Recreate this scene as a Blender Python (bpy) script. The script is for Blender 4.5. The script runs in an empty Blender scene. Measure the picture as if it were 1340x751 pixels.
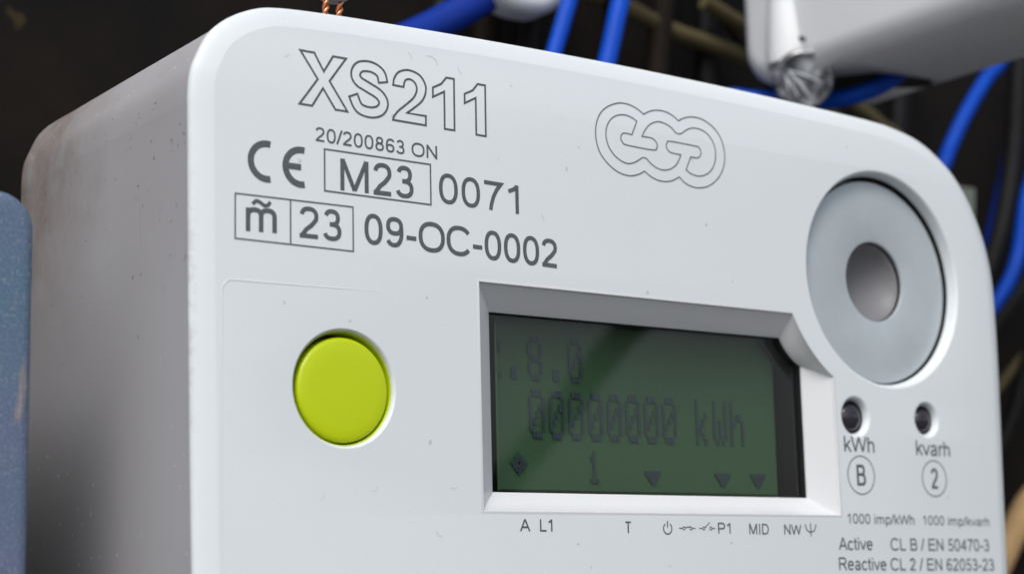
import bpy, bmesh, math, random
from mathutils import Vector, Matrix
from mathutils.geometry import tessellate_polygon

S = 0.001                       # everything below is written in millimetres
random.seed(7)
scn = bpy.context.scene
col = scn.collection
PI = math.pi

# ------------------------------------------------------------------ camera
cd = bpy.data.cameras.new('camera')
cam = bpy.data.objects.new('camera', cd); col.objects.link(cam)
scn.camera = cam
cd.sensor_fit = 'HORIZONTAL'; cd.sensor_width = 36.0
cd.lens = 36.0 * 2385.28 / 1340.0
R_ = Vector((0.8077902, -0.58899599, -0.02363739))
U_ = Vector((-0.08102745, -0.15066676, 0.98525838))
F_ = Vector((0.5838746, 0.79396678, 0.16943198))
mw = Matrix((( R_.x, U_.x, -F_.x, -183.959*S), (R_.y, U_.y, -F_.y, -196.7955*S), (R_.z, U_.z, -F_.z, -54.0993*S), (0, 0, 0, 1)))
cam.matrix_world = mw
cd.clip_start = 0.01; cd.clip_end = 500.0
cd.dof.use_dof = True
cd.dof.focus_distance = 0.247
cd.dof.aperture_fstop = 22.0

# ------------------------------------------------------------------ sky and sun (bright overcast)
SUN_EL, SUN_AZ = math.radians(49), math.radians(-42)     # azimuth from straight in front of the meter towards its right
sd = Vector((math.sin(SUN_AZ)*math.cos(SUN_EL), -math.cos(SUN_AZ)*math.cos(SUN_EL), math.sin(SUN_EL)))
w = bpy.data.worlds.new("World"); scn.world = w; w.use_nodes = True
nt = w.node_tree
bg = nt.nodes['Background']
sk = nt.nodes.new('ShaderNodeTexSky'); sk.sky_type = 'NISHITA'; sk.sun_disc = False
sk.sun_elevation = SUN_EL; sk.sun_rotation = math.atan2(sd.x, sd.y)
sk.air_density = 1.0; sk.dust_density = 3.5; sk.ozone_density = 1.0
hs = nt.nodes.new('ShaderNodeHueSaturation'); hs.inputs['Saturation'].default_value = .5      # cloud takes most of the blue out
nt.links.new(sk.outputs[0], hs.inputs['Color']); nt.links.new(hs.outputs[0], bg.inputs['Color'])
bg.inputs['Strength'].default_value = 0.115
sl = bpy.data.lights.new('sun', 'SUN'); so = bpy.data.objects.new('sun', sl); col.objects.link(so)
sl.energy = 1.3; sl.angle = math.radians(24); sl.color = (1.0, 0.99, 0.975)
so.rotation_euler = sd.to_track_quat('Z', 'Y').to_euler()
so.location = sd * 2
vs = scn.view_settings
vs.view_transform = 'Standard'; vs.look = 'None'; vs.exposure = 0.37; vs.gamma = 1.0; vs.use_curve_mapping = False

# ------------------------------------------------------------------ materials
def mat(name, base, rough=0.5, metal=0.0, spec=0.5, coat=0.0):
    m = bpy.data.materials.new(name); m.use_nodes = True
    b = m.node_tree.nodes['Principled BSDF']
    b.inputs['Base Color'].default_value = (*base, 1); b.inputs['Roughness'].default_value = rough
    b.inputs['Metallic'].default_value = metal; b.inputs['Specular IOR Level'].default_value = spec
    b.inputs['Coat Weight'].default_value = coat
    return m
class N:
    def __init__(s, m): s.t = m.node_tree; s.b = s.t.nodes['Principled BSDF']
    def new(s, k, **kw):
        n = s.t.nodes.new(k)
        for a, v in kw.items(): setattr(n, a, v)
        return n
    def link(s, a, b): s.t.links.new(a, b)
    def coord(s):
        return s.new('ShaderNodeTexCoord').outputs['Object']
    def noise(s, scale, detail=3, rough=.5, vec=None):
        n = s.new('ShaderNodeTexNoise'); n.inputs['Scale'].default_value = scale; n.inputs['Detail'].default_value = detail
        n.inputs['Roughness'].default_value = rough
        s.link(vec if vec is not None else s.coord(), n.inputs['Vector']); return n.outputs['Fac']
    def ramp(s, fac, stops):
        r = s.new('ShaderNodeValToRGB'); e = r.color_ramp.elements
        while len(e) > 1: e.remove(e[0])
        for i, (p, c) in enumerate(stops):
            q = e[0] if i == 0 else e.new(p)
            q.position = p; q.color = (*c, 1) if isinstance(c, tuple) else (c, c, c, 1)
        s.link(fac, r.inputs[0]); return r.outputs[0]
    def math(s, op, a, b):
        n = s.new('ShaderNodeMath', operation=op)
        for i, v in enumerate((a, b)):
            if isinstance(v, (int, float)): n.inputs[i].default_value = v
            else: s.link(v, n.inputs[i])
        return n.outputs[0]
    def mix(s, fac, a, b):
        n = s.new('ShaderNodeMix', data_type='RGBA')
        if isinstance(fac, (int, float)): n.inputs[0].default_value = fac
        else: s.link(fac, n.inputs[0])
        for i, v in ((6, a), (7, b)):
            if isinstance(v, tuple): n.inputs[i].default_value = (*v, 1)
            else: s.link(v, n.inputs[i])
        return n.outputs[2]
    def bump(s, h, strength, dist):
        n = s.new('ShaderNodeBump'); n.inputs['Strength'].default_value = strength; n.inputs['Distance'].default_value = dist
        s.link(h, n.inputs['Height']); s.link(n.outputs[0], s.b.inputs['Normal'])
    def specks(s, scale, size, keep):
        """small irregular dots, only in a share of the cells"""
        v = s.new('ShaderNodeTexVoronoi'); v.inputs['Scale'].default_value = scale
        nn = s.new('ShaderNodeTexNoise'); nn.inputs['Scale'].default_value = scale*2.5
        cc = s.coord(); s.link(cc, nn.inputs['Vector'])
        va = s.new('ShaderNodeVectorMath', operation='MULTIPLY_ADD')
        s.link(nn.outputs['Color'], va.inputs[0]); va.inputs[1].default_value = (.45/scale,)*3; s.link(cc, va.inputs[2])
        s.link(va.outputs[0], v.inputs['Vector'])
        near = s.ramp(v.outputs['Distance'], [(0, 1.0), (size, 1.0), (size*1.6, 0.0)])
        sep = s.new('ShaderNodeSeparateColor'); s.link(v.outputs['Color'], sep.inputs[0])
        sel = s.math('GREATER_THAN', sep.outputs[0], 1-keep)
        return s.math('MULTIPLY', near, sel)

def plastic(name, base, dirt=0.35, rough=.42, grain=0.5):
    m = mat(name, base, rough); n = N(m)
    big = n.noise(45, 4, .6)
    c = n.mix(n.ramp(big, [(.35, 0.0), (.75, .10)]), base, tuple(x*.82 for x in base))
    sp = n.specks(420, .075, .12*dirt*2)
    c = n.mix(n.math('MULTIPLY', sp, .35), c, (.20, .18, .15))
    c = n.mix(n.ramp(n.noise(4200, 2, .7), [(.35, 0.0), (.65, .07)]), c, (.45, .46, .48))
    n.link(c, n.b.inputs['Base Color'])
    n.link(n.ramp(n.noise(900, 2), [(.3, rough-.06), (.7, rough+.08)]), n.b.inputs['Roughness'])
    n.bump(n.noise(2600, 2, .6), grain, .00002)
    return m
WHITE = plastic('white_plastic', (.715, .765, .79))
n = N(WHITE)                      # brown handling dirt rubbed into the left front edge
oc = n.coord(); sep = n.new('ShaderNodeSeparateXYZ'); n.link(oc, sep.inputs[0])
old = n.b.inputs['Base Color'].links[0].from_socket
ex = n.ramp(n.math('MULTIPLY', n.math('ADD', sep.outputs[0], .0762), 400.0), [(.05, 1.0), (1.0, 0.0)])
ez = n.ramp(n.math('MULTIPLY', n.math('ADD', sep.outputs[2], -.040), 16.0), [(.05, 0.0), (.4, 1.0), (.62, .8), (.85, 0.0)])
gr = n.ramp(n.noise(700, 4, .75), [(.42, 0.0), (.62, 1.0)])
fac = n.math('MULTIPLY', n.math('MULTIPLY', ex, ez), gr)
n.link(n.mix(n.math('MULTIPLY', fac, .8), old, (.30, .22, .16)), n.b.inputs['Base Color'])
TRIM = plastic('bezel_plastic', (.67, .69, .71), .1, .36, .3)

# the meter's side wall: same plastic, base darkened for shade, handled and dusty towards the back
SIDE = mat('dusty_shaded_side_plastic', (.70, .71, .73), .5); n = N(SIDE)
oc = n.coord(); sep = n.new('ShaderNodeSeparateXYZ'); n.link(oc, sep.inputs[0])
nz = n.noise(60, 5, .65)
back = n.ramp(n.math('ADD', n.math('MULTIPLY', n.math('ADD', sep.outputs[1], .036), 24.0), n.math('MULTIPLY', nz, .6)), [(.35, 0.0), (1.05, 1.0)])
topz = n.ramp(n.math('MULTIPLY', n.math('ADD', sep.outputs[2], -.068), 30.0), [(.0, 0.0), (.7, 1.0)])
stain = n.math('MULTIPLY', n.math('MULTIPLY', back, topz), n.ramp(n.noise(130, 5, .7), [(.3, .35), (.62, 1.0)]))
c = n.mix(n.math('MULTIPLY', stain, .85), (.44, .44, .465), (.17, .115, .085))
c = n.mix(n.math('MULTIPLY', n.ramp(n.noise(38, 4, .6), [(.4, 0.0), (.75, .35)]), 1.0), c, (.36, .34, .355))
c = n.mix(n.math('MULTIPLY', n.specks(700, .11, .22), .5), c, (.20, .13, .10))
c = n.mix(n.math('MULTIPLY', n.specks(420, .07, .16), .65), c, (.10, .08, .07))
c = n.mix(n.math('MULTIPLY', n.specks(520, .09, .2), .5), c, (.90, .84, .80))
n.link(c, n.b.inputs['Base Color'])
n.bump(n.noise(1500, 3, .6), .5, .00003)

INK = mat('grey_print', (.085, .10, .105), .55); n = N(INK)
n.link(n.mix(n.ramp(n.noise(3500, 2), [(.35, 0.0), (.75, .35)]), (.075, .092, .097), (.19, .205, .21)), n.b.inputs['Base Color'])
INKTHIN = mat('thin_grey_print', (.11, .125, .135), .55)
GREEN = mat('lime_button_plastic', (.52, .64, .001), .34); n = N(GREEN)
n.bump(n.noise(1800, 2), .35, .00002)
n.link(n.mix(n.ramp(n.noise(500, 3), [(.4, 0.0), (.7, .12)]), (.52, .64, .001), (.45, .58, .001)), n.b.inputs['Base Color'])
ZINC = mat('zinc_plated_steel', (.66, .70, .73), .5, .3); n = N(ZINC)
n.link(n.mix(n.ramp(n.noise(110, 5, .65), [(.35, 0.0), (.7, .55)]), (.52, .575, .605), (.42, .47, .505)), n.b.inputs['Base Color'])
n.link(n.ramp(n.noise(240, 4), [(.3, .36), (.7, .52)]), n.b.inputs['Roughness'])
n.bump(n.noise(2200, 3), .35, .00002)
LENS = mat('smoked_lens_plastic', (.022, .019, .027), .10, 0, .7)
LENSG = mat('grey_port_lens', (.18, .182, .195), .5, 0, .45)
BLACK = mat('matt_black_plastic', (.012, .012, .013), .5)
LCD = mat('green_display_film', (.034, .075, .034), .3); n = N(LCD)
n.link(n.mix(n.noise(1400, 2), (.031, .078, .031), (.044, .094, .041)), n.b.inputs['Base Color'])
DOT = mat('display_dots', (.028, .045, .058), .5)
GLASS = bpy.data.materials.new('display_glass'); GLASS.use_nodes = True
gt = GLASS.node_tree; gt.nodes.remove(gt.nodes['Principled BSDF'])
tr = gt.nodes.new('ShaderNodeBsdfTransparent'); tr.inputs[0].default_value = (.93, .95, .94, 1)
gl = gt.nodes.new('ShaderNodeBsdfGlossy'); gl.inputs['Roughness'].default_value = .035
fr = gt.nodes.new('ShaderNodeFresnel'); fr.inputs[0].default_value = 1.62
mx = gt.nodes.new('ShaderNodeMixShader')
ge = gt.nodes.new('ShaderNodeNewGeometry'); fm = gt.nodes.new('ShaderNodeMath'); fm.operation = 'SUBTRACT'; fm.use_clamp = True
gt.links.new(fr.outputs[0], fm.inputs[0]); gt.links.new(ge.outputs['Backfacing'], fm.inputs[1])   # the pane reflects at its front face
gt.links.new(fm.outputs[0], mx.inputs[0]); gt.links.new(tr.outputs[0], mx.inputs[1]); gt.links.new(gl.outputs[0], mx.inputs[2])
gt.links.new(mx.outputs[0], gt.nodes['Material Output'].inputs[0])

def cable_mat(name, base, rough=.38, var=.25):
    m = mat(name, base, rough+.08, 0, .16); n = N(m)
    n.link(n.mix(n.ramp(n.noise(180, 4, .6), [(.35, 0.0), (.75, 1.0)]), base, tuple(x*(1-var)+.02*var for x in base)), n.b.inputs['Base Color'])
    n.bump(n.noise(700, 2), .3, .00006)
    return m
BLUE = cable_mat('blue_pvc', (.0003, .068, .52))
SHADEBLUE = cable_mat('shaded_blue_pvc', (.003, .030, .28))  # blue cable plastic with shade put into its base colour
BLK = cable_mat('black_rubber', (.005, .005, .0055), .5)
BRN = cable_mat('brown_pvc', (.018, .012, .008), .6)
OLIVE = cable_mat('aged_beige_pvc', (.15, .125, .060), .5, .5)
BEIGE = cable_mat('beige_pvc', (.62, .40, .19), .45)
COPPER = mat('copper_wire', (.80, .33, .17), .35, .9)
LEAD = cable_mat('grey_seal', (.20, .21, .22), .6)
GREYG = cable_mat('grey_green_pvc', (.22, .26, .22), .55)
COVER = plastic('light_grey_plastic', (.74, .77, .785), .3, .5)
BLUEGREY = mat('blue_grey_plastic', (.16, .22, .30), .5); n = N(BLUEGREY)
oc = n.coord(); sep = n.new('ShaderNodeSeparateXYZ'); n.link(oc, sep.inputs[0])
c = n.mix(n.ramp(n.noise(35, 3, .5), [(.35, 0.0), (.7, 1.0)]), (.070, .135, .215), (.105, .13, .23))
c = n.mix(n.ramp(n.noise(2600, 2, .7), [(.45, 0.0), (.65, .30)]), c, (.28, .33, .38))
c = n.mix(n.math('MULTIPLY', n.specks(1900, .16, .4), .45), c, (.45, .43, .40))
c = n.mix(n.math('MULTIPLY', n.specks(1300, .12, .12), .5), c, (.50, .40, .30))
mp = n.new('ShaderNodeMapping'); mp.inputs['Scale'].default_value = (1, 1, .16); n.link(oc, mp.inputs[0])
sc_ = n.ramp(n.noise(420, 4, .7, mp.outputs[0]), [(.60, 0.0), (.70, 1.0)])
edge = n.ramp(n.math('ADD', n.math('MULTIPLY', n.math('ADD', sep.outputs[0], -.0208), 120.0), n.math('MULTIPLY', n.noise(300, 3, .6), .5)), [(.35, .12), (.95, 1.0)])
c = n.mix(n.math('MULTIPLY', n.math('MULTIPLY', sc_, edge), .75), c, (.40, .30, .22))
n.link(c, n.b.inputs['Base Color']); n.bump(n.noise(2500, 2, .7), .6, .00003)
PANEL = mat('shade_dark_board', (.011, .010, .0095), .9, 0, .15); n = N(PANEL)  # near-black base stands in for the unlit depth behind the meters
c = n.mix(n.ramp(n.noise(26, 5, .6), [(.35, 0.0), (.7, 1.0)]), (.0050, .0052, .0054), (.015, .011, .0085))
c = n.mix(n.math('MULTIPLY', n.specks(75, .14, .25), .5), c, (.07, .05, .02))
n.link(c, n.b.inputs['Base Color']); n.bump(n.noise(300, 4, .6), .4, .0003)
CLEAR = mat('cloudy_clear_plastic', (.10, .11, .125), .08, 0, .9, .8); n = N(CLEAR)
n.b.inputs['Transmission Weight'].default_value = .45
wv = n.noise(330, 3, .6)
n.link(n.ramp(wv, [(.38, (.05, .052, .06)), (.52, (.24, .26, .29)), (.66, (.75, .79, .83))]), n.b.inputs['Base Color'])
n.bump(wv, .35, .0004)
GLINT = mat('pale_glint_plastic', (.62, .66, .70), .2, 0, .8)
GROUND = mat('worn_asphalt', (.06, .06, .06), .9); n = N(GROUND)
n.link(n.mix(n.noise(3, 6, .6), (.07, .07, .07), (.11, .11, .108)), n.b.inputs['Base Color'])
LINT = mat('lint', (.40, .40, .40), .8)

# ------------------------------------------------------------------ mesh helpers
class MB:
    def __init__(s): s.v = []; s.f = []
    def ring(s, pts):
        i = len(s.v); s.v += [tuple(p) for p in pts]; return list(range(i, i+len(pts)))
    def bridge(s, a, b, closed=True):
        n = len(a)
        for k in range(n if closed else n-1):
            s.f.append((a[k], a[(k+1) % n], b[(k+1) % n], b[k]))
    def loft(s, rings, closed=True, cap0=False, cap1=False):
        ids = [s.ring(r) for r in rings]
        for a, b in zip(ids, ids[1:]): s.bridge(a, b, closed)
        if cap0: s.f.append(tuple(reversed(ids[0])))
        if cap1: s.f.append(tuple(ids[-1]))
        return ids
    def lathe(s, cx, cz, prof, seg=96, cap=False):
        """prof = (radius, y) pairs; axis along y through (cx, cz)"""
        rings = [[(cx+r*math.cos(2*PI*k/seg), y, cz+r*math.sin(2*PI*k/seg)) for k in range(seg)] for r, y in prof]
        return s.loft(rings, True, False, cap)
    def box(s, x0, x1, y0, y1, z0, z1):
        i = len(s.v); s.v += [(x, y, z) for x in (x0, x1) for y in (y0, y1) for z in (z0, z1)]
        for q in ((0, 1, 3, 2), (4, 6, 7, 5), (0, 4, 5, 1), (2, 3, 7, 6), (0, 2, 6, 4), (1, 5, 7, 3)): s.f.append(tuple(i+k for k in q))
    def tube(s, path, r, seg=14, caps=True):
        P = [Vector(p) for p in path]; rr = r if isinstance(r, (list, tuple)) else [r]*len(P)
        rings = []; up = None
        for k, p in enumerate(P):
            t = (P[min(k+1, len(P)-1)] - P[max(k-1, 0)]).normalized()
            if up is None: up = t.orthogonal().normalized()
            up = (up - t*up.dot(t)).normalized(); b = t.cross(up)
            rings.append([p + (up*math.cos(2*PI*j/seg) + b*math.sin(2*PI*j/seg))*rr[k] for j in range(seg)])
        s.loft(rings, True, caps, caps)
    def build(s, name, m, parent=None, sharp=35, base=(0, 0, 0)):
        me = bpy.data.meshes.new(name)
        bx = Vector(base)
        me.from_pydata([tuple((Vector(v)-bx)*S) for v in s.v], [], s.f)
        bm = bmesh.new(); bm.from_mesh(me); bmesh.ops.recalc_face_normals(bm, faces=bm.faces); bm.to_mesh(me); bm.free()
        me.polygons.foreach_set('use_smooth', [True]*len(me.polygons)); me.set_sharp_from_angle(angle=math.radians(sharp))
        me.materials.append(m)
        o = bpy.data.objects.new(name, me); col.objects.link(o); o.location = bx*S
        if parent is not None:
            o.parent = parent; o.location = (bx - Vector(parent.get('base_mm', (0, 0, 0))))*S
        o['base_mm'] = tuple(base)
        return o
def empty(name, base, label, cat, group=None):
    o = bpy.data.objects.new(name, None); col.objects.link(o); o.empty_display_size = .01
    o.location = Vector(base)*S; o['base_mm'] = tuple(base)
    tag(o, label, cat, group); return o
def tag(o, label=None, cat=None, group=None, kind=None):
    for k, v in (('label', label), ('category', cat), ('group', group), ('kind', kind)):
        if v: o[k] = v
    return o
def spline(pts, n=8, closed=False):
    P = [Vector(p) for p in pts]; m = len(P); out = []
    for i in range(m if closed else m-1):
        g = (lambda k: P[k % m]) if closed else (lambda k: P[max(0, min(m-1, k))])
        a, b, c, d = g(i-1), g(i), g(i+1), g(i+2)
        for j in range(n):
            t = j/n
            out.append(.5*((2*b)+(c-a)*t+(2*a-5*b+4*c-d)*t*t+(3*b-a-3*c+d)*t**3))
    if not closed: out.append(P[-1])
    return out
def inset(poly, d):
    """poly clockwise or not: moves every vertex of a closed 2-D polygon inwards by d"""
    P = [Vector(p) for p in poly]; n = len(P)
    area = sum(P[i].x*P[(i+1) % n].y-P[(i+1) % n].x*P[i].y for i in range(n))
    sg = 1 if area > 0 else -1; out = []
    for i in range(n):
        a = (P[i]-P[i-1]).normalized(); b = (P[(i+1) % n]-P[i]).normalized()
        na = Vector((-a.y, a.x))*sg; nb = Vector((-b.y, b.x))*sg
        q = na+nb; q = q/max(.25, q.dot(q)/2)
        out.append(P[i]+q*d)
    return out
def y3(poly, y): return [(p[0], y, p[1]) for p in poly]

# ------------------------------------------------------------------ print: stroke lettering in the manner of a plain grotesque
def arc(cx, cz, rx, rz, a0, a1, n=14):
    return [(cx+rx*math.cos(math.radians(a0+(a1-a0)*k/n)), cz+rz*math.sin(math.radians(a0+(a1-a0)*k/n))) for k in range(n+1)]
T = .06
def sqarc(cx, cz, rx, rz, a0, a1, n=14):
    f = lambda v: math.copysign(abs(v)**.86, v)
    return [(cx+rx*f(math.cos(math.radians(a0+(a1-a0)*k/n))), cz+rz*f(math.sin(math.radians(a0+(a1-a0)*k/n)))) for k in range(n+1)]
def glyphs():
    G = {}
    arc = sqarc
    G['0'] = (.777, [arc(.385, .5, .262, .455, 90, 450, 28)])
    G['O'] = (1.086, [arc(.545, .5, .43, .455, 90, 450, 32)])
    G['1'] = (.777, [[(.475, 0), (.475, 1.0)], [(.475, .965), (.375, .85), (.17, .745)]])
    G['2'] = (.777, [arc(.375, .71, .245, .24, 172, -25, 14)+[(.46, .42), (.28, .27), (.13, T)], [(.06, T), (.67, T)]])
    G['3'] = (.777, [arc(.365, .735, .205, .215, 165, -90, 14)+[(.29, .52)], [(.33, .525)]+arc(.37, .285, .25, .235, 85, -165, 16)])
    G['4'] = (.777, [[(.535, 0), (.535, .99)], [(.54, .93), (.095, .30)], [(.05, .30), (.71, .30)]])
    G['5'] = (.777, [[(.65, .94), (.24, .94), (.155, .475)]+arc(.375, .315, .265, .265, 138, -160, 16)])
    G['6'] = (.777, [arc(.39, .30, .245, .245, 180, 540, 24), arc(.42, .48, .285, .465, 200, 40, 16)])
    G['9'] = (.777, [[(.777-x, 1-z) for x, z in s] for s in G['6'][1]])
    G['7'] = (.777, [[(.08, .94), (.675, .94), (.52, .72), (.40, .46), (.33, .2), (.30, 0)]])
    G['8'] = (.777, [arc(.385, .74, .20, .205, 90, 450, 22), arc(.385, .285, .25, .235, 90, 450, 24)])
    G['M'] = (1.163, [[(.165, 0), (.165, 1)], [(.99, 0), (.99, 1)], [(.175, .99), (.575, .03)], [(.575, .03), (.98, .99)]])
    G['C'] = (1.008, [arc(.525, .5, .425, .455, 35, 325, 24)])
    G['N'] = (1.008, [[(.165, 0), (.165, 1)], [(.845, 0), (.845, 1)], [(.17, .95), (.84, .05)]])
    G['E'] = (.931, [[(.17, 0), (.17, 1)], [(.17, .94), (.86, .94)], [(.17, .52), (.81, .52)], [(.17, T), (.88, T)]])
    G['L'] = (.777, [[(.165, 0), (.165, 1)], [(.165, T), (.73, T)]])
    G['A'] = (.931, [[(.05, 0), (.465, .98)], [(.465, .98), (.885, 0)], [(.2, .33), (.73, .33)]])
    G['T'] = (.853, [[(.425, 0), (.425, .94)], [(.03, .94), (.825, .94)]])
    G['P'] = (.931, [[(.17, 0), (.17, 1)], [(.17, .94), (.56, .94)]+arc(.57, .695, .245, .245, 90, -90, 12)+[(.17, .45)]])
    G['R'] = (1.008, [[(.17, 0), (.17, 1)], [(.17, .94), (.60, .94)]+arc(.61, .71, .24, .23, 90, -90, 12)+[(.17, .48)], [(.50, .47), (.66, .36), (.90, 0)]])
    G['I'] = (.388, [[(.195, 0), (.195, 1)]])
    G['D'] = (1.008, [[(.17, 0), (.17, 1)], [(.17, .94), (.46, .94)]+arc(.46, .5, .41, .44, 90, -90, 16)+[(.17, T)]])
    G['W'] = (1.318, [[(.04, 1), (.34, .03)], [(.34, .03), (.66, .97)], [(.66, .97), (.975, .03)], [(.975, .03), (1.28, 1)]])
    G['B'] = (.931, [[(.165, 0), (.165, 1)], [(.165, .94), (.53, .94)]+arc(.55, .735, .205, .205, 90, -90, 10)+[(.165, .53)], [(.53, .53)]+arc(.57, .295, .24, .235, 90, -90, 10)+[(.165, T)]])
    G['-'] = (.465, [[(.05, .37), (.42, .37)]])
    G['/'] = (.388, [[(.02, -.02), (.365, 1.02)]])
    G[' '] = (.388, [])
    G['k'] = (.698, [[(.15, 0), (.15, 1)], [(.15, .27), (.60, .725)], [(.31, .43), (.645, 0)]])
    G['h'] = (.777, [[(.15, 0), (.15, 1)], [(.15, .40)]+arc(.385, .45, .225, .22, 165, 0, 12)+[(.61, 0)]])
    G['v'] = (.698, [[(.04, .725), (.35, .03)], [(.35, .03), (.66, .725)]])
    G['a'] = (.777, [arc(.375, .50, .225, .18, 160, 0, 10)+[(.60, .14), (.65, 0)], [(.60, .41), (.36, .37), (.20, .33), (.12, .20), (.18, .08), (.33, .035), (.48, .09), (.58, .2)]])
    G['r'] = (.465, [[(.15, 0), (.15, .725)], [(.15, .40), (.19, .57), (.27, .655), (.45, .65)]])
    G['i'] = (.31, [[(.155, 0), (.155, .725)], [(.155, .865), (.155, 1.0)]])
    G['m'] = (1.163, [[(.15, 0), (.15, .725)], [(.15, .42)]+arc(.355, .47, .205, .20, 165, 0, 10)+[(.56, 0)], [(.56, .42)]+arc(.77, .47, .215, .20, 165, 0, 10)+[(.985, 0)]])
    G['p'] = (.777, [[(.15, -.28), (.15, .725)], arc(.395, .36, .245, .32, 180, 540, 22)])
    G['c'] = (.698, [arc(.38, .36, .265, .32, 40, 320, 16)])
    G['t'] = (.388, [[(.19, .93), (.19, .14), (.25, .06), (.36, .06)], [(.03, .665), (.36, .665)]])
    G['e'] = (.777, [[(.12, .385), (.645, .385)]+arc(.385, .36, .265, .32, 5, 322, 20)])
    return G
GL = glyphs()
ANG = {}
def ribbon(mb, path, wd, y, closed=False):
    """flat stroke of even width along a 2-D path, mitred"""
    P = [Vector(p) for p in path]
    Q = [P[0]]
    for p in P[1:]:
        if (p-Q[-1]).length > 1e-5: Q.append(p)
    P = Q
    if closed and (P[0]-P[-1]).length < 1e-4: P.pop()
    n = len(P); A = []; B = []
    for i, p in enumerate(P):
        if closed: a = (p-P[i-1]).normalized(); b = (P[(i+1) % n]-p).normalized()
        else:
            a = (p-P[i-1]).normalized() if i else (P[1]-p).normalized()
            b = (P[i+1]-p).normalized() if i < n-1 else a
        na = Vector((-a.y, a.x)); nb = Vector((-b.y, b.x)); q = na+nb
        q = q/max(.3, q.dot(q)/2)*wd/2
        A.append((p.x+q.x, y, p.y+q.y)); B.append((p.x-q.x, y, p.y-q.y))
    ia, ib = mb.ring(A), mb.ring(B)
    mb.bridge(ia, ib, closed)
def text(name, parent, s, x0, x1, z0, z1, h, stroke=.12, m=None, base=(0, 0, 0)):
    """one printed line: ink from x0 to x1, baseline z0 (left) to z1 (right), capital height h"""
    strokes = []; pen = 0
    for ch in s:
        adv, st = GL[ch]
        for q in st: strokes.append([(pen+x, z) for x, z in q])
        pen += adv
    xs = [p[0] for q in strokes for p in q]; lo, hi = min(xs), max(xs)
    wd = stroke*h
    kx = (x1-x0-wd)/(hi-lo); mb = MB()
    for k, q in enumerate(strokes):
        pts = []
        for x, z in q:
            X = x0+wd/2+(x-lo)*kx
            pts.append((X, z0+(z1-z0)*(X-x0)/(x1-x0)+z*h))
        cl = len(q) > 12 and abs(q[0][0]-q[-1][0])+abs(q[0][1]-q[-1][1]) < 1e-6
        ribbon(mb, pts, wd, -.022-.0025*(k % 6), cl)
    return mb.build(name, m or INK, parent, base=base)

# ------------------------------------------------------------------ the setting
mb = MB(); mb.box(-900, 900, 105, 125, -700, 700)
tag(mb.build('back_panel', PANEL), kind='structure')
mb = MB(); mb.box(-100, 62, 62, 104.5, -60, 0)
tag(mb.build('mounting_block', BLACK), kind='structure')
me = MB(); me.box(-30000, 30000, -40000, 20000, -1310, -1300)
tag(me.build('ground', GROUND), kind='structure')

# ------------------------------------------------------------------ the electricity meter
MBASE = (-12, 59, -90)
meter = empty('electricity_meter', MBASE, 'white electricity meter with lime green round button and dark green display', 'electricity meter')
outer = spline([(-87.2, 4), (-87.25, 8), (-87.0, 11.0), (-86.3, 13.1), (-84.9, 15.9), (-83.2, 17.8), (-81, 19.35), (-78.3, 20.6), (-75.5, 21.3), (-70, 21.75),
                (-60, 22.15), (-40, 22.6), (-20, 22.75), (-5.6, 22.65), (10, 22.4), (27, 21.9), (35, 21.55), (39.44, 21.1), (44.9, 19.95), (49.4, 17.95),
                (53.9, 14.7), (57.7, 9.97), (60.5, 4.06), (61.9, -1.74), (62.2, -8), (62.0, -20), (60.84, -50), (59.8, -84), (56, -89.5), (50, -90.5), (-75, -90.5), (-81, -89.5), (-85.2, -84), (-86.3, -50), (-86.9, -20)], 5, True)
outer = [(p.x+.25+(p.x+87)/149*.75, p.y+.15) for p in outer]
crease = inset(outer, 2.9)
mid1 = inset(outer, 1.5); mid0 = inset(outer, .35); mid00 = inset(outer, .08)
# body shell
mb = MB()
side_in = inset(outer, .30)
back_in = inset(outer, .55)
mb.loft([y3(inset(outer, .30), 1.6), y3(side_in, 3), y3(inset(outer, .4), 30), y3(back_in, 57.2), y3(inset(outer, .8), 58.2), y3(inset(outer, 1.8), 58.9)], True, False, True)
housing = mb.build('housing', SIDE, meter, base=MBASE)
# front panel with its openings
PC = (35.0, -4.65); BC = (-65.75, -27.2); L1C = (26.55, -27.15); L2C = (42.95, -27.0)
def circ(c, r, n=96): return [(c[0]+r*math.cos(2*PI*k/n), c[1]+r*math.sin(2*PI*k/n)) for k in range(n)]
a0, a1 = math.atan2(-11.8-PC[1], 13.9-PC[0]), math.atan2(-21.16-PC[1], 22.15-PC[0])
if a0 < 0: a0 += 2*PI
if a1 < 0: a1 += 2*PI
NA = 12
def bez(t):                      # t = inset of the opening, its cut corner follows the round port
    top, bot, lef, rig = -11.8-3.4*t, -42.4+2.75*t, -44.7+3.75*t, 22.1-3.8*t
    pts = [(lef, top)]
    o0 = Vector((13.9+.15*t, top)); o1 = Vector((rig, -21.16+1.8*t))
    for k in range(NA+1):
        u = k/NA; ang = a0+(a1-a0)*u
        P = Vector((PC[0]+21.3*math.cos(ang), PC[1]+21.3*math.sin(ang)))
        L = o0.lerp(o1, u)
        A0 = Vector((PC[0]+21.3*math.cos(a0), PC[1]+21.3*math.sin(a0))).lerp(Vector((PC[0]+21.3*math.cos(a1), PC[1]+21.3*math.sin(a1))), u)
        pts.append(tuple(L+(P-A0)*(1-.45*t)))
    pts += [(rig, bot), (lef, bot)]
    return pts
def grow(poly, d): return [tuple(p) for p in inset(poly, -d)]
holes = [grow(bez(0), .32), circ(PC, 17.75, 128), circ(BC, 7.62), circ(L1C, 3.3, 48), circ(L2C, 2.95, 48)]
polys = [[Vector((p[0], p[1], 0)) for p in crease]] + [[Vector((p[0], p[1], 0)) for p in h] for h in holes]
flat = [p for q in polys for p in q]
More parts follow.
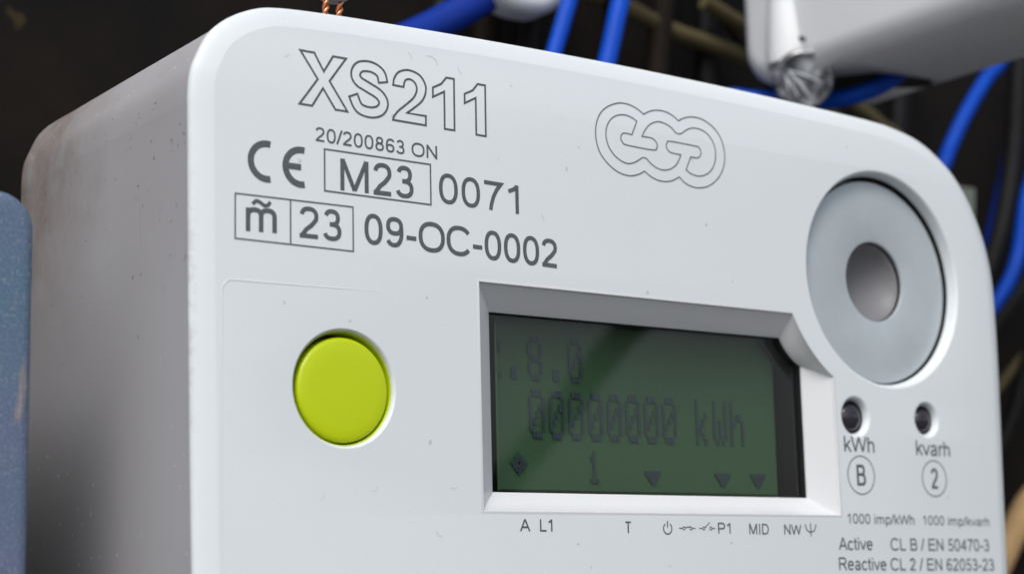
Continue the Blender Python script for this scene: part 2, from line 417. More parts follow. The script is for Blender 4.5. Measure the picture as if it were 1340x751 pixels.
mb = MB(); mb.v = [(p.x, 0, p.y) for p in flat]; mb.f = [tuple(t) for t in tessellate_polygon(polys)]
c3 = list(range(len(crease)))
r1 = mb.ring(y3(inset(outer, 2.78), .03)); r2 = mb.ring(y3(mid1, .46)); r3 = mb.ring(y3(inset(outer, .7), .78)); r4 = mb.ring(y3(mid0, .97)); r5 = mb.ring(y3(mid00, 1.25)); r6 = mb.ring(y3(outer, 1.5)); r7 = mb.ring(y3(inset(outer, .02), 1.8)); r8 = mb.ring(y3(inset(outer, .45), 1.9))
for a, b in zip((c3, r1, r2, r3, r4, r5, r6, r7), (r1, r2, r3, r4, r5, r6, r7, r8)): mb.bridge(a, b)
# recess walls
mb.lathe(*PC, [(17.75, 0), (17.58, .03), (17.42, .14), (17.32, .32), (17.15, 1.0), (16.98, 1.5), (16.95, 5.0), (8, 5.0)], 128)
mb.lathe(*BC, [(7.62, 0), (7.50, .06), (7.38, .22), (7.28, .48), (7.25, .8)])
for c, r in ((L1C, 2.62), (L2C, 2.32)):
    mb.lathe(*c, [(r+.68 if r > 2.5 else r+.63, 0), (r+.5, .06), (r+.3, .25), (r+.06, .75), (r, 1.0), (r, 2.6)], 48)
front = mb.build('front_panel', WHITE, meter, sharp=28, base=MBASE)
# raised moulding line round the button field
mb = MB()
path = [(-82.7, .125, -89), (-82.9, .125, -50), (-83.0, .115, -30), (-83.0, .095, -17.2)] + [(-81.5+1.5*math.cos(math.radians(a)), .09, -16.2+1.5*math.sin(math.radians(a))) for a in (170, 150, 130, 110, 92)] + [(-75, .095, -14.62), (-66, .11, -14.5), (-58, .14, -14.38), (-54, .15, -14.3)]
mb.tube(spline(path, 5), .14, 10)
mb.build('moulded_rib', WHITE, front, 60, base=MBASE)

# ---- printing on the panel
def trace_line(name, segs, wd, closed_all=True):
    mb = MB(); pts = []
    for s in segs:
        q = spline([Vector(p) for p in s], 5) if len(s) > 3 else [Vector(p) for p in s]
        pts += [(p.x, p.y) for p in q][:-1]
    ribbon(mb, pts, wd, -.024, True)
    return mb
def poly_outline(name, polys, wd, m):
    mb = MB()
    for p in polys: ribbon(mb, p, wd, -.024, True)
    return mb.build(name, m, front, base=MBASE)
def sp(a): return [(p.x, p.y) for p in spline([Vector(q) for q in a], 6)]
def offset_stroke(path, wd):
    P = [Vector(p) for p in path]; n = len(P); A = []; B = []
    for i, p in enumerate(P):
        t = (P[min(i+1, n-1)]-P[max(i-1, 0)]).normalized(); q = Vector((-t.y, t.x))*wd/2
        A.append(tuple(p+q)); B.append(tuple(p-q))
    return A, B
# hollow type designation
Xp = [(-72.0, 15.95), (-69.95, 15.95), (-68.55, 13.65), (-67.15, 15.9), (-65.2, 15.9), (-67.7, 12.5), (-65.05, 8.82), (-66.85, 8.82), (-68.68, 11.4), (-70.3, 8.85), (-72.15, 8.85), (-69.45, 12.5)]
cs = sp([(-59.55, 13.55), (-59.95, 14.75), (-61.35, 15.38), (-63.05, 15.15), (-63.75, 14.15), (-63.35, 13.2), (-61.9, 12.55), (-60.2, 11.8), (-59.5, 10.75), (-60.1, 9.65), (-61.6, 9.2), (-63.3, 9.6), (-64.15, 11.15)])
A, B = offset_stroke(cs, 1.36); Sp = A+B[::-1]
Tp = sp([(-57.98, 13.45), (-57.75, 14.5), (-56.95, 15.45), (-55.45, 15.87), (-53.75, 15.42), (-52.85, 14.2), (-52.9, 12.95), (-53.5, 11.85), (-54.7, 10.8), (-55.85, 9.93)])
Tp += [(-52.86, 9.93), (-52.88, 8.64), (-58.08, 8.68)]
Tp += sp([(-57.95, 9.15), (-57.2, 10.05), (-56.0, 11.05), (-54.85, 12.1), (-54.3, 13.1), (-54.35, 13.95), (-54.85, 14.5), (-55.5, 14.62), (-56.1, 14.3), (-56.35, 13.42)])
one = [(-49.45, 15.76), (-48.2, 15.76), (-48.25, 8.58), (-49.85, 8.58), (-49.82, 13.75), (-51.68, 12.75), (-51.66, 14.05), (-50.3, 14.75)]
one2 = [(x+5.18, z-.12) for x, z in one]
poly_outline('type_number', [Xp, Sp, Tp, one, one2], .29, INK)
text('printed_line', front, '20/200863 ON', -69.95, -51.15, 4.3, 4.18, 1.83, .15, base=MBASE)
# conformity mark: two thick round strokes
mb = MB()
q = arc(-76.84, .70, 2.27, 2.27, 77, 283, 30); ribbon(mb, q, .88, -.022)
q = arc(-71.95, .56, 2.25, 2.25, 77, 283, 30); ribbon(mb, q, .88, -.022)
ribbon(mb, [(-74.1, .56), (-71.95, .56)], .84, -.0245)
mb.build('conformity_mark', INK, front, base=MBASE)
def frame_at(lines, wd):
    mb = MB()
    for k, (cl, p) in enumerate(lines): ribbon(mb, p, wd, -.022-.0025*k, cl)
    return mb.build('printed_box', INKTHIN, front, base=MBASE)
frame_at([(True, [(-68.52, 3.38), (-52.27, 3.36), (-52.27, -2.12), (-68.52, -2.08)])], .24)
text('printed_line', front, 'M23', -66.2, -55.0, -1.75, -1.6, 4.2, .145, base=MBASE)
text('printed_line', front, '0071', -50.95, -37.75, -1.62, -1.85, 4.0, .145, base=MBASE)
frame_at([(True, [(-81.25, -3.85), (-64.35, -3.75), (-64.35, -9.55), (-81.25, -9.5)]), (False, [(-73.5, -3.85), (-73.5, -9.5)])], .22)
text('printed_line', front, 'm', -79.8, -75.45, -8.45, -8.3, 4.15, .155, base=MBASE)
mb = MB(); ribbon(mb, sp([(-78.85, -4.95), (-78.35, -4.5), (-77.8, -4.62), (-77.2, -4.95), (-76.7, -4.85), (-76.35, -4.4)]), .5, -.023); mb.build('printed_tilde', INK, front, base=MBASE)
text('printed_line', front, '23', -72.5, -66.1, -8.45, -8.4, 3.95, .150, base=MBASE)
text('printed_line', front, '09-OC-0002', -62.65, -31.15, -8.28, -8.78, 3.88, .155, base=MBASE)
# chain-shaped emblem of thin outlines
LO = [[[-14.57, 15.55], [-15.76, 16.19], [-17.19, 16.6], [-18.91, 16.63], [-20.65, 16.1], [-22.25, 15.1], [-23.29, 13.64], [-23.72, 12.01], [-23.63, 10.22], [-22.99, 8.62], [-21.72, 7.32], [-20.07, 6.35], [-18.38, 5.97], [-17.09, 6.03], [-15.77, 6.46], [-14.79, 6.99]], [[-14.79, 6.99], [-13.6, 6.31], [-12.16, 5.91], [-10.69, 5.92], [-9.34, 6.27], [-8.11, 6.92]], [[-8.11, 6.92], [-6.95, 6.13], [-5.47, 5.72], [-3.95, 5.76], [-2.24, 6.26], [-0.65, 7.34], [0.52, 8.77], [1.14, 10.39], [1.18, 12.05], [0.71, 13.65], [-0.36, 15.05], [-1.85, 15.96], [-3.52, 16.46], [-5.35, 16.44], [-6.73, 16.06], [-7.82, 15.49]], [[-7.82, 15.49], [-8.98, 16.15], [-10.45, 16.55], [-12.08, 16.52], [-13.49, 16.12], [-14.57, 15.55]]]
LI = [[[-15.93, 14.32], [-16.84, 14.72], [-17.84, 14.93], [-18.85, 14.88], [-20.0, 14.51], [-21.03, 13.73], [-21.71, 12.51], [-21.84, 11.24], [-21.47, 9.94], [-20.67, 8.91], [-19.57, 8.15], [-18.16, 7.74], [-17.0, 7.92], [-15.97, 8.42], [-15.32, 8.84], [-14.84, 8.99], [-14.35, 8.92], [-13.51, 8.27], [-12.36, 7.74], [-11.05, 7.6], [-9.7, 7.95], [-8.61, 8.71], [-7.97, 9.6], [-7.63, 10.34]], [[-7.63, 10.34], [-9.42, 10.41], [-10.09, 10.72], [-10.42, 11.26], [-10.24, 11.79], [-9.63, 12.13], [-4.67, 12.05], [-3.92, 11.87], [-3.56, 11.21], [-3.84, 10.59], [-4.46, 10.27], [-5.68, 10.28]], [[-5.68, 10.28], [-6.69, 8.2]], [[-6.69, 8.2], [-5.96, 7.76], [-4.92, 7.53], [-3.85, 7.57], [-2.61, 8.0], [-1.64, 8.75], [-0.97, 9.77], [-0.65, 10.99], [-0.68, 12.17], [-1.23, 13.39], [-2.25, 14.32], [-3.61, 14.78], [-5.13, 14.76], [-6.37, 14.28], [-7.15, 13.73], [-7.83, 13.5], [-8.51, 13.65], [-9.37, 14.3], [-10.54, 14.72], [-11.87, 14.81], [-13.22, 14.3], [-14.13, 13.53], [-14.7, 12.77], [-15.02, 12.15]], [[-15.02, 12.15], [-13.61, 12.18], [-12.74, 11.99], [-12.19, 11.37], [-12.3, 10.78], [-12.97, 10.38], [-17.89, 10.47], [-18.74, 10.75], [-19.08, 11.38], [-18.83, 11.99], [-18.25, 12.22], [-16.95, 12.17]], [[-16.95, 12.17], [-15.93, 14.32]]]
mb = trace_line('e', LO, .2); m2 = trace_line('e', LI, .2)
k = len(mb.v); mb.v += m2.v; mb.f += [tuple(i+k for i in f) for f in m2.f]
mb.build('printed_emblem', INKTHIN, front, base=MBASE)
# legend under the display
text('printed_line', front, 'A', -38.9, -37.15, -45.0, -45.0, 1.62, .150, base=MBASE)
text('printed_line', front, 'L1', -35.55, -33.45, -45.02, -45.02, 1.62, .150, base=MBASE)
text('printed_line', front, 'T', -20.8, -19.55, -45.2, -45.2, 1.6, .150, base=MBASE)
mb = MB(); ribbon(mb, arc(-12.95, -44.55, .78, .78, 125, 415, 20), .2, -.022); ribbon(mb, [(-12.95, -44.4), (-12.95, -43.45)], .2, -.0245); mb.build('power_symbol', INK, front, base=MBASE)
mb = MB()
for cx, open_ in ((-10.65, 0), (-6.85, 1)):
    ribbon(mb, arc(cx+.75, -44.5, .22, .22, 0, 360, 12), .14, -.022, True); ribbon(mb, arc(cx+2.1, -44.5, .22, .22, 0, 360, 12), .14, -.0245, True)
    ribbon(mb, [(cx-.15, -44.5), (cx+.53, -44.5)], .15, -.027); ribbon(mb, [(cx+2.32, -44.5), (cx+2.95, -44.5)], .15, -.0295)
    ribbon(mb, [(cx+.95, -44.4), (cx+1.9, -44.4+(.75 if open_ else .12))], .15, -.032)
mb.build('switch_symbols', INK, front, base=MBASE)
text('printed_line', front, 'P1', -3.35, -.9, -45.22, -45.25, 1.55, .150, base=MBASE)
text('printed_line', front, 'MID', 2.8, 6.75, -45.3, -45.35, 1.55, .145, base=MBASE)
text('printed_line', front, 'NW', 9.9, 13.5, -45.35, -45.38, 1.5, .150, base=MBASE)
mb = MB(); ribbon(mb, [(14.3, -43.8)]+arc(15.45, -44.35, .95, .62, 175, 365, 14)[1:-1]+[(16.6, -43.8)], .2, -.022); ribbon(mb, [(15.45, -43.6), (15.45, -45.65)], .2, -.0245); mb.build('aerial_symbol', INK, front, base=MBASE)
# pulse lamp legend
text('printed_line', front, 'kWh', 23.6, 30.35, -32.62, -32.66, 2.4, .145, base=MBASE)
text('printed_line', front, 'kvarh', 39.95, 48.0, -32.72, -32.8, 2.35, .145, base=MBASE)
for c, r, ch, hw in (((27.05, -36.2), 2.95, 'B', 1.0), ((43.9, -36.4), 2.85, '2', .95)):
    mb = MB(); ribbon(mb, arc(*c, r, r, 0, 360, 48), .2, -.022, True); mb.build('printed_ring', INKTHIN, front, base=MBASE)
    text('printed_line', front, ch, c[0]-hw, c[0]+hw, c[1]-1.6, c[1]-1.6, 3.2, .145, base=MBASE)
text('printed_line', front, '1000 imp/kWh', 23.4, 38.5, -43.62, -43.75, 1.5, .145, base=MBASE)
text('printed_line', front, '1000 imp/kvarh', 40.5, 56.6, -43.75, -43.92, 1.45, .140, base=MBASE)
text('printed_line', front, 'Active', 21.25, 28.7, -47.64, -47.68, 1.9, .145, base=MBASE)
text('printed_line', front, 'CL B / EN 50470-3', 32.75, 56.15, -47.75, -47.95, 1.88, .145, base=MBASE)
text('printed_line', front, 'Reactive', 21.1, 31.55, -50.65, -50.8, 1.9, .145, base=MBASE)
text('printed_line', front, 'CL 2 / EN 62053-23', 32.5, 57.05, -50.82, -51.1, 1.88, .145, base=MBASE)

# ---- display
mb = MB()
mb.loft([y3(grow(bez(0), .34), .004), y3(grow(bez(0), .2), -.05), y3(bez(0), -.02), y3(bez(.02), .12), y3(bez(.05), .42), y3(bez(.5), 1.75), y3(bez(.95), 2.95), y3(bez(1), 3.2), y3(bez(1), 3.4)])
bezel = mb.build('display_bezel', TRIM, meter, 30, base=MBASE)
mb = MB()
mb.loft([y3(grow(bez(1), .4), 3.42), y3(grow(bez(1), .0), 3.42), y3(grow(bez(1), .0), 9.5)], True, False, True)
mb.build('display_tray', BLACK, meter, base=MBASE)
mb = MB(); g = bez(1.0); g = grow(g, -.03)
mb.loft([y3(g, 4.2), y3(g, 4.5)], True, True, True)
mb.build('display_window', GLASS, meter, base=MBASE)
mb = MB()
pl = [(-37.3, -15.0), (12.2, -14.9), (16.0, -18.6), (15.9, -39.15), (-37.3, -39.15)]
mb.loft([y3(pl, 7.25), y3(pl, 7.05), y3(inset(pl, .22), 6.95), y3(inset(pl, .45), 7.0)], True, True, True)
lcd = mb.build('display_panel', LCD, meter, 20, base=MBASE)
FNT = {'0': ('01110', '10001', '10011', '10101', '11001', '10001', '01110'), '8': ('01110', '10001', '10001', '01110', '10001', '10001', '01110'),
       '2': ('01110', '10001', '00001', '00010', '00100', '01000', '11111'), '1': ('00100', '01100', '00100', '00100', '00100', '00100', '01110'),
       'k': ('10000', '10000', '10010', '10100', '11000', '10100', '10010'), 'W': ('10001', '10001', '10001', '10101', '10101', '10101', '01010'),
       'h': ('10000', '10000', '10110', '11001', '10001', '10001', '10001'), '.': ('00000', '00000', '00000', '00000', '00000', '01100', '01100')}
def dots(mb, ch, x, z, px, pz):
    for r, row in enumerate(FNT[ch]):
        for c_, b in enumerate(row):
            X = x+c_*px; Z = z-r*pz
            if b == '1' and X > -37.1: mb.box(X, X+px*.9, 6.78, 6.84, Z-pz*.93, Z)
mb = MB()
for ch, x in (('2', -38.95), ('.', -35.2), ('8', -31.7), ('.', -27.8), ('0', -24.5)): dots(mb, ch, x, -17.45, .52, .89)
mb.build('display_digits', DOT, lcd, base=MBASE)
mb = MB()
for k in range(8): dots(mb, '0', -31.7+k*3.5, -25.0, .565, .98)
for k, ch in enumerate('kWh'): dots(mb, ch, -.6+k*3.5, -25.0, .565, .98)
mb.build('display_digits', DOT, lcd, base=MBASE)
mb = MB(); dots(mb, '1', -21.6, -33.3, .52, .66)
for i in range(-3, 4):
    for j in range(-3, 4):
        if abs(i)+abs(j) <= 3 and not (i == 0 and j == 0): mb.box(-33.9+i*.42, -33.9+i*.42+.38, 6.78, 6.84, -35.6+j*.45, -35.6+j*.45+.41)
for cx in (-9.45, 4.35, 11.6):
    for r in range(4): mb.box(cx-1.6+r*.4, cx+1.6-r*.4, 6.78, 6.84, -35.9-r*.52-.47, -35.9-r*.52)
mb.build('display_symbols', DOT, lcd, base=MBASE)

# ---- button: cap in a collar of the same plastic
button = MB(); button.lathe(BC[0]+.10, BC[1]-.14, [(6.70, 4), (6.70, 1.0), (6.66, .80), (6.55, .63), (6.38, .52), (6.1, .45), (5, .40), (3, .36), (1, .345), (.05, .344)], 96, True)
button = button.build('push_button', GREEN, meter, 30, base=MBASE)
mb = MB(); mb.lathe(*BC, [(7.24, .62), (7.20, .60), (7.14, .66), (7.10, .9), (7.08, 4)])
mb.build('collar', GREEN, button, 30, base=MBASE)
mb = MB(); mb.lathe(*BC, [(7.1, 3.2), (.05, 3.2)], 48, True); mb.build('button_well', BLACK, button, base=MBASE)
# ---- optical port
mb = MB(); mb.lathe(PC[0]-.2, PC[1]-.22, [(16.50, 4.95), (16.50, 2.2), (16.38, 2.05), (16.15, 2.0), (6.75, 2.0), (6.56, 2.06), (6.46, 2.25), (6.45, 4.95)], 128)
mb2 = MB(); mb2.lathe(*PC, [(17.3, 5.1), (17.02, 1.85), (16.92, 1.78), (16.86, 1.9), (16.84, 5.0)], 128); mb2.build('port_gap_shade', BLACK, meter, 30, base=MBASE)  # black band added for the shade in the gap round the ring
mb2 = MB(); mb2.lathe(PC[0]-.2, PC[1]-.22, [(6.44, 2.42), (6.42, 2.38), (6.36, 2.5), (6.34, 4.9)], 72); mb2.build('lens_hole_shade', BLACK, meter, 30, base=MBASE)  # black band added as the shaded wall of the lens hole
ring = mb.build('magnet_ring', ZINC, meter, 30, base=MBASE)
mb = MB(); mb.lathe(PC[0]-.2, PC[1]-.22, [(6.33, 2.9), (6.2, 2.95), (5.7, 3.6), (4.9, 4.4), (3.8, 5.1), (2.5, 5.7), (1.2, 6.0), (.05, 6.1)], 72, True)
mb.build('port_lens', LENSG, meter, 50, base=MBASE)
# ---- pulse lamps
for c, r in ((L1C, 2.62), (L2C, 2.32)):
    mb = MB(); mb.lathe(*c, [(r-.01, 2.5), (r-.03, 1.0), (r*.90, .92), (r*.86, 1.15), (r*.8, .95), (r*.66, .62), (r*.4, .42), (.03, .36)], 40, True)
    mb.build('pulse_lamp', LENS, meter, 50, base=MBASE)
# ---- lint and fibres caught on the panel
mb = MB()
for (x, z, a, ln, cv) in ((-73.9, 14.9, 40, .8, .3), (-55.2, 17.9, -60, 1.1, -.2), (-51.5, 18.2, 150, 2.2, 1.1), (-47.3, 17.0, -50, 1.1, .1), (-38.6, 16.2, -30, .6, .1), (-41, 5.5, 70, .5, .1),
                          (-69, -41, 60, .9, .5), (-61.5, -40, 30, 1.0, .6), (-49.4, -39.5, 10, 1.1, .4), (-52, -45.5, -40, 1.1, .6), (-33.7, -1.9, -60, 1.1, .05), ):
    d = Vector((math.cos(math.radians(a)), math.sin(math.radians(a)))); q = Vector((-d.y, d.x))
    pts = [Vector((x, z))+d*ln*(t-.5)+q*cv*(t-.5)**2*2 for t in [k/6 for k in range(7)]]
    mb.tube([(p.x, -.05-.02*random.random(), p.y) for p in pts], .015, 5)
tag(mb.build('lint', LINT, front, base=MBASE), kind='stuff')
mb = MB()
for (y, z, a, ln, cv) in ((16, -5, 85, 9, .8), (33, 0, 60, 2, .8), (27, 3.5, 100, 2.5, .6), (12, 9, 20, 1.2, .4), (9, -24, 75, 1.5, .3), (14, -45, 50, 1.2, .5), (44, 12, 20, 2.5, .8), (50, 6, 120, 2.5, 1)):
    d = Vector((math.cos(math.radians(a)), math.sin(math.radians(a)))); q = Vector((-d.y, d.x))
    pts = [Vector((y, z))+d*ln*(t-.5)+q*cv*(t-.5)**2*2 for t in [k/6 for k in range(7)]]
    mb.tube([(-86.75+.012*(3-p.y)*.0-.0, p.x, p.y) for p in pts], .018, 5)
tag(mb.build('lint', LINT, housing, base=MBASE), kind='stuff')

# ------------------------------------------------------------------ neighbours of the meter
def rbox(mb, x0, x1, y0, y1, z0, z1, r, rf=1.0, seg=8):
    """box whose outline in x-z is rounded by r and whose front edge is rounded by rf"""
    def outl(d):
        o = []
        for cx, cz, s0 in ((x1-r, z1-r, 0), (x0+r, z1-r, 90), (x0+r, z0+r, 180), (x1-r, z0+r, 270)):
            o += arc(cx, cz, r-d, r-d, s0, s0+90, seg)
        return o
    rings = []
    for k in range(6):
        a = PI/2*k/5; rings.append(y3(outl(rf*(1-math.sin(a))), y0+rf*(1-math.cos(a))))
    rings.append(y3(outl(0), y1))
    mb.loft(rings, True, True, True)
B2 = (-130, 80, -110)
blue = empty('electricity_meter', B2, 'dusty blue grey meter housing cut off by the left picture edge', 'electricity meter')
mb = MB(); rbox(mb, -170, -102.7, 10, 13.5, -110, -4.3, 4.6, 1.4, 12); mb.build('front_cover', BLUEGREY, blue, base=B2)
mb = MB(); rbox(mb, -169, -103.0, 13.55, 80, -109, -4.8, 4.2, .5, 8); mb.build('housing', BLACK, blue, base=B2)  # unseen body, made black to darken the gap beside the white meter
mb = MB(); rbox(mb, -160, -104, 80.2, 104.8, -100, -9, 5, .5, 5); mb.build('base_plate', BLACK, blue, base=B2)

# boxy light grey cover above right, seen from below
def yz_prism(mb, prof, x0, x1, r):
    """side profile (y, z) extruded along x with rounded long edges"""
    ps = [Vector(p) for p in prof]
    rings = []
    for k in range(5):
        a = PI/2*k/4; q = inset(ps, r*(1-math.sin(a))); rings.append([(x0+r*(1-math.cos(a)), p.x, p.y) for p in q])
    for k in range(5):
        a = PI/2*(1-k/4); q = inset(ps, r*(1-math.sin(a))); rings.append([(x1-r*(1-math.cos(a)), p.x, p.y) for p in q])
    mb.loft(rings, True, True, True)
B3 = (79, 60, 46)
tcov = empty('terminal_cover', B3, 'light grey boxy terminal cover seen from below at the upper right', 'terminal cover')
prof = [(-30, 120), (-30, 60)] + arc(-21.5, 53.5, 8.5, 8.5, 180, 270, 6)[1:] + [(31, 45.0), (32.5, 45.0), (50.8, 45.0)] + arc(51.3, 53, 8.2, 8.2, 275, 360, 8) + [(59.4, 80), (59.4, 120)]
# walls of the cover as one shell, with a cable slot cut through its floor
mb = MB(); yz_prism(mb, prof, 62, 96.3, 4.6)
shell = mb.build('cover_shell', COVER, tcov, 40, base=B3)
cut = MB(); cp = [(65.5, 50), (71, 42), (76, 36), (81, 34.6), (88.5, 33.6), (95, 37.2), (88.5, 41), (84, 43.6), (79.8, 48.8), (76, 54), (69, 64)]
cut.loft([[(x, y, 40) for x, y in cp], [(x, y, 51) for x, y in cp]], True, True, True)
cut = cut.build('slot_cutter', BLACK)  # its black goes onto the slot walls in place of shade inside
md = shell.modifiers.new('slot', 'BOOLEAN'); md.operation = 'DIFFERENCE'; md.object = cut; md.solver = 'EXACT'; md.material_mode = 'TRANSFER'; bpy.context.view_layer.update()
dg = bpy.context.evaluated_depsgraph_get(); nm = bpy.data.meshes.new_from_object(shell.evaluated_get(dg))
shell.modifiers.clear(); shell.data = nm; bpy.data.objects.remove(cut)
mb = MB()
mb.tube([(63.6, 46.5, 47.2), (63.6, 46.5, 49), (63.4, 46.7, 56), (63.2, 46.9, 66), (63.0, 47, 80)], [4.6, 4.7, 3.9, 2.7, 1.9], 28)
mb.build('screw_boss', COVER, tcov, 40, base=B3)
ax = Vector((-.52, -.78, -.36)).normalized()
sc0 = Vector((62.2, 41.8, 43.0))
u = ax.cross(Vector((0, 0, 1))).normalized(); v = u.cross(ax)
def sdisc(mb, prof, seg=40):
    mb.loft([[sc0+ax*d+(u*math.cos(2*PI*k/seg)+v*math.sin(2*PI*k/seg))*r for k in range(seg)] for r, d in prof], True, True, True)
mb = MB(); sdisc(mb, [(4.4, -5.2), (5.5, -3.2), (5.85, -1.0), (5.85, -.2), (5.6, .25), (5.2, .45), (4.9, .35), (4.75, -.15), (3.0, -.05), (1.2, .1), (.05, .12)])
scr = mb.build('sealing_screw', CLEAR, tcov, 40, base=B3)
mb = MB()
for off, l, t, g in ((-2.7, 2.3, .2, 58), (-1.3, 3.0, .34, 48), (.6, 3.5, .22, 20), (-3.4, 1.4, .3, 80)):
    d = u*math.cos(math.radians(g))+v*math.sin(math.radians(g)); e = u*math.cos(math.radians(g+90))+v*math.sin(math.radians(g+90))
    mb.tube([sc0+e*off-d*l+ax*.05, sc0+e*(off+.15)+ax*.3, sc0+e*off+d*l+ax*.05], [t*.7, t, t*.7], 8)
mb.build('screw_glints', GLINT, scr, 40, base=B3)  # pale bars stand in for streaks of reflection on the screw face
mb = MB(); 
hp = Vector((61.2, 42.6, 50.1)); mb.tube([hp+Vector((-.9, -2.6, 0)), hp+Vector((-.95, -2.9, .2))], [.75, .7], 12); mb.build('rust_spot', BRN, tcov, base=B3)

B4 = (20, 79, 60)
cov2 = empty('terminal_cover', B4, 'white rounded cover end just showing at the top edge above the middle', 'terminal cover')
mb = MB(); rbox(mb, 9, 31, 72, 79, 58.0, 112, 9.5, 2.5, 12); mb.build('cover_shell', WHITE, cov2, 40, base=B4)

# ------------------------------------------------------------------ cables behind
def cable(pts, r, m, label, group, name='cable', n=8):
    mb = MB(); mb.tube(spline(pts, n), r, 18)
    return tag(mb.build(name, m, base=pts[0]), label, 'cable', group)
GB, GD, GO = 'blue cables behind the meter', 'dark cables behind the meter', 'beige cables behind the meter'
def lead(xz, y, dy=0.0):
    k = len(xz); return [(p[0], y+dy*i/(k-1), p[1]) for i, p in enumerate(xz)]
cable([(-60, 92, 20)]+lead([(-21.8, 41.2), (-2.7, 50.9), (14.3, 61.5), (29.5, 71.4)], 78)+[(60, 80, 92)], 3.1, SHADEBLUE, 'thick blue cable, colour darkened for shade, slanting up to the white cover at the top edge', GB)
cable([(8, 78, 8)]+lead([(15.15, 31.1), (21.5, 47.3), (26.2, 60), (29.7, 69.9)], 68)+[(38, 68, 100)], 1.62, BLUE, 'left one of two upright blue cables rising above the middle of the meter', GB)
cable([(18, 74, 6)]+lead([(25.6, 30.15), (31.3, 46), (35.7, 60.5), (39.3, 70.6)], 64)+[(48, 64, 102)], 1.85, BLUE, 'right one of two upright blue cables with a shiny streak', GB)
cable([(35, 90, 38), (60.3, 66, 44.4), (65, 60, 43.9), (72, 52.5, 43.0), (75.0, 45, 41.8), (79.2, 39, 43.2), (84.0, 37.4, 46.4), (87.0, 36.6, 49.5)], 1.75, BLUE, 'blue cable passing behind the clear screw into the slot of the grey cover', GB)
cable([(128, 98, -10)]+lead([(148.3, 41.1), (153.2, 49.2), (160.6, 59.7), (169.2, 69.7), (179, 80)], 84)+[(190, 84, 110)], 1.75, BLUE, 'blue cable leaving from below the grey cover towards the round port', GB)
cable([(195, 78, 110), (184, 76, 72), (177.5, 76, 50.6), (171.2, 76, 38.2), (166.1, 76, 23), (158.3, 76, 12.8), (147, 78, 1.5), (120, 86, -20)], 1.75, BLUE, 'blue cable bending behind the rounded right corner of the meter', GB)
cable([(190, 80, 125), (183.7, 80, 99.9), (176.9, 80, 70.9), (172.1, 80, 47.7), (163.5, 80, 25.8), (153, 82, 11.5), (125, 90, -15)], 2.5, BLK, 'black cable hanging at the right edge above the bent blue one', GD)
cable([(190, 72, 45), (170.85, 72, 24.6), (162.85, 72, 16.2), (152.8, 72, 7.1), (141.9, 74, -2.8), (110, 84, -25)], 1.3, BLK, 'thin black cable curving just below the bent blue one', GD)
cable([(10, 92, 110)]+lead([(44.4, 76.9), (63, 70.9), (76, 68), (96.6, 65.5), (115.6, 58.9), (130.2, 49.9)], 92)+[(150, 95, 20)], 1.9, OLIVE, 'olive beige cable sagging from the top edge towards the clear screw', GO)
cable([(80, 88, 75), (112, 88, 64.7), (124.1, 88, 58.8), (134, 88, 54.7), (144, 88, 47), (155, 92, 20)], 1.7, OLIVE, 'short yellowish cable seen below the slot of the grey cover', GO)
cable([(120, 88, -95), (148.6, 80, -57.3), (161.5, 80, -42.7), (168.7, 80, -34.7), (182.8, 80, -23.6), (215, 84, 5)], 3.1, BEIGE, 'thick beige cable at the lower right edge', GO)
cable([(130, 96, -50), (165.3, 90, -12.2), (175.2, 90, -4.3), (185.7, 90, 4.2), (197, 90, 12.4), (230, 94, 40)], 1.1, OLIVE, 'thin olive cable at the right edge above the thick beige one', GO)
cable([(25, 90, 0), (28.7, 86, 36.9), (28.2, 86, 52.7), (31.7, 86, 72.7), (36, 86, 110)], 2.6, BLK, 'black cable behind the left upright blue cable', GD)
cable([(20, 97, 5), (21.9, 92, 45.3), (23.3, 92, 63.1), (24.5, 92, 73.1), (26, 92, 110)], 3.0, BRN, 'brown cable hanging below the white cover end', GD)
cable([(62, 97, 5), (66.4, 92, 41.1), (69, 92, 60.2), (72.8, 92, 81.7), (78, 92, 110)], 2.6, BRN, 'brown cable to the right of the shiny blue cable', GD)
cable([(84, 98, 0), (86, 95, 42.5), (86, 95, 65), (88, 95, 83), (92, 95, 110)], 2.4, BLK, 'black cable behind the olive beige cable', GD)
cable([(130, 100, -20), (143, 94, 37.6), (147.7, 94, 58.9), (150.7, 94, 76.5), (156, 94, 110)], 2.8, BLK, 'black cable behind the blue one below the grey cover', GD)
cable([(205, 88, 60), (190, 86, 22), (179, 86, -2), (170, 88, -20), (150, 94, -45)], 1.9, BLK, 'black cable at the right edge between the thin olive and the bent blue one', GD)
cable([(200, 90, 110), (190, 90, 70), (181, 92, 40), (170, 94, 10), (160, 97, -30)], 2.0, SHADEBLUE, 'dark blue cable deep in the shadow at the right edge', GB)
cable([(120, 97, 5), (127, 93, 35), (131, 93, 52), (134, 93, 75), (138, 94, 110)], 2.2, BLK, 'black cable below the slot of the grey cover', GD)
cable([(-20, 95, 20), (-8, 90, 40), (6, 88, 56), (12, 87, 70), (16, 86, 110)], 1.7, BLK, 'black cable beside the thick dark blue one', GD)
cable([(40, 96, 10), (50, 90, 42), (54, 90, 60), (55, 90, 80), (54, 92, 110)], 1.6, BLK, 'black cable just right of the shiny blue cable', GD)
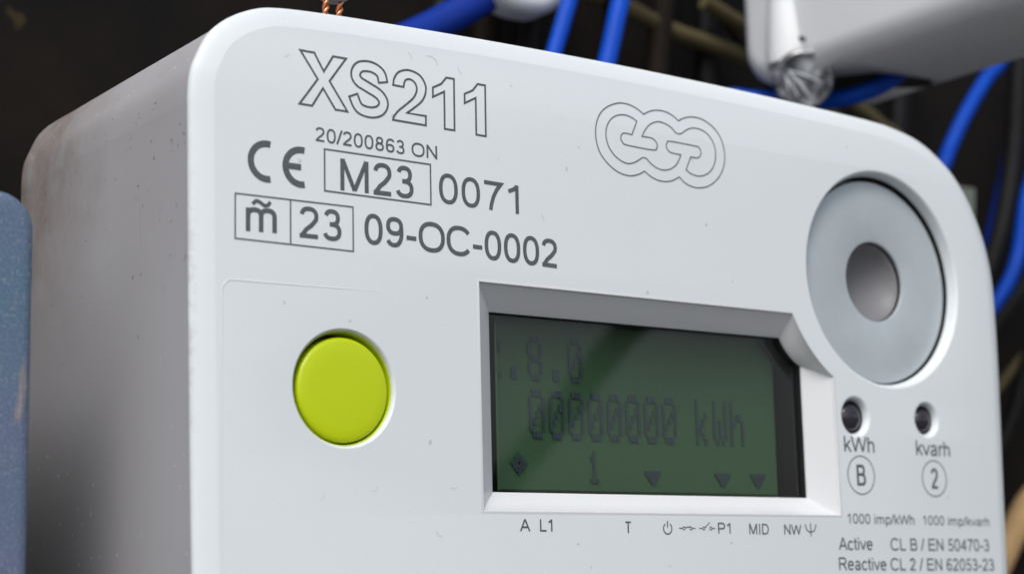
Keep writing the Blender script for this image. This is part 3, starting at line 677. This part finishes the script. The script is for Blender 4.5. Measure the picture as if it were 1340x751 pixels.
cable([(70, 97, 100), (92, 95, 76), (108, 95, 60), (122, 96, 44), (140, 99, 10)], 1.3, BRN, 'thin brown cable crossing behind the clear screw', GD)
cable([(-118, 98, 52), (-110, 96, 42), (-104, 96, 60), (-98, 97, 90)], 1.6, OLIVE, 'faint olive cable in the top left corner', GO)
mb = MB()
for k, (x0, x1) in enumerate(((-1.7, -2.4), (-.6, -.9), (.5, .7), (1.6, 2.3))):
    mb.tube([(158.0+x0, 84, 27), (158.0+(x0+x1)/2, 83.6, 34), (158.0+x1, 83.2, 41)], .62, 8)
mb.box(155.8, 160.2, 82.2, 85.6, 18, 27.5)
tag(mb.build('cable_ferrule', GREYG, base=(158, 84, 18)), 'grey green fanned cable end beside the rounded corner of the meter', 'cable end')

# sealing wire: two twisted copper pairs below a grey seal
B5 = (-59, 14, 28)
seal = empty('wire_seal', B5, 'grey seal with two twisted copper wires above the top left of the meter', 'seal')
mb = MB(); mb.lathe(0, 0, [(.1, 0), (3.2, 0), (3.6, .5), (3.6, 2.6), (3.2, 3.1), (.1, 3.1)], 32, True)
mb.v = [(-58.6+x, 12.5+y, 32.0+z*.9) for x, y, z in mb.v]
mb.build('seal_body', LEAD, seal, 40, base=B5)
for (xa, xb) in ((-60.6, -59.9), (-58.9, -57.6)):
    for ph in (0, PI):
        pts = []
        for k in range(50):
            t = k/49; z = 19.5+10*t; x = xa+(xb-xa)*t
            pts.append((x+.30*math.cos(ph+t*26), 13.9-(1-t)*1.5*0+.30*math.sin(ph+t*26)+.0, z))
        mb = MB(); mb.tube(pts, .27, 8); mb.build('wire_strand', COPPER, seal, 60, base=B5)

# unseen lead added out in front so the display window mirrors a dark slanting streak
cable([(20, -262, -1299), (30, -262, -700), (60, -258, -250), (90, -252, -85), (117.4, -250, -47.8), (140.2, -250, -23.2), (155.2, -250, -8.8), (173.9, -250, 9.2), (190.3, -250, 26.2), (203.8, -250, 37.3),
       (224.6, -250, 47.9), (261, -250, 59), (340, -210, 78), (430, -90, 95), (490, 50, 100), (500, 104, 100)], 5.0, BLK, 'added unseen black lead out in front, mirrored as a dark streak in the display', GD, n=6)
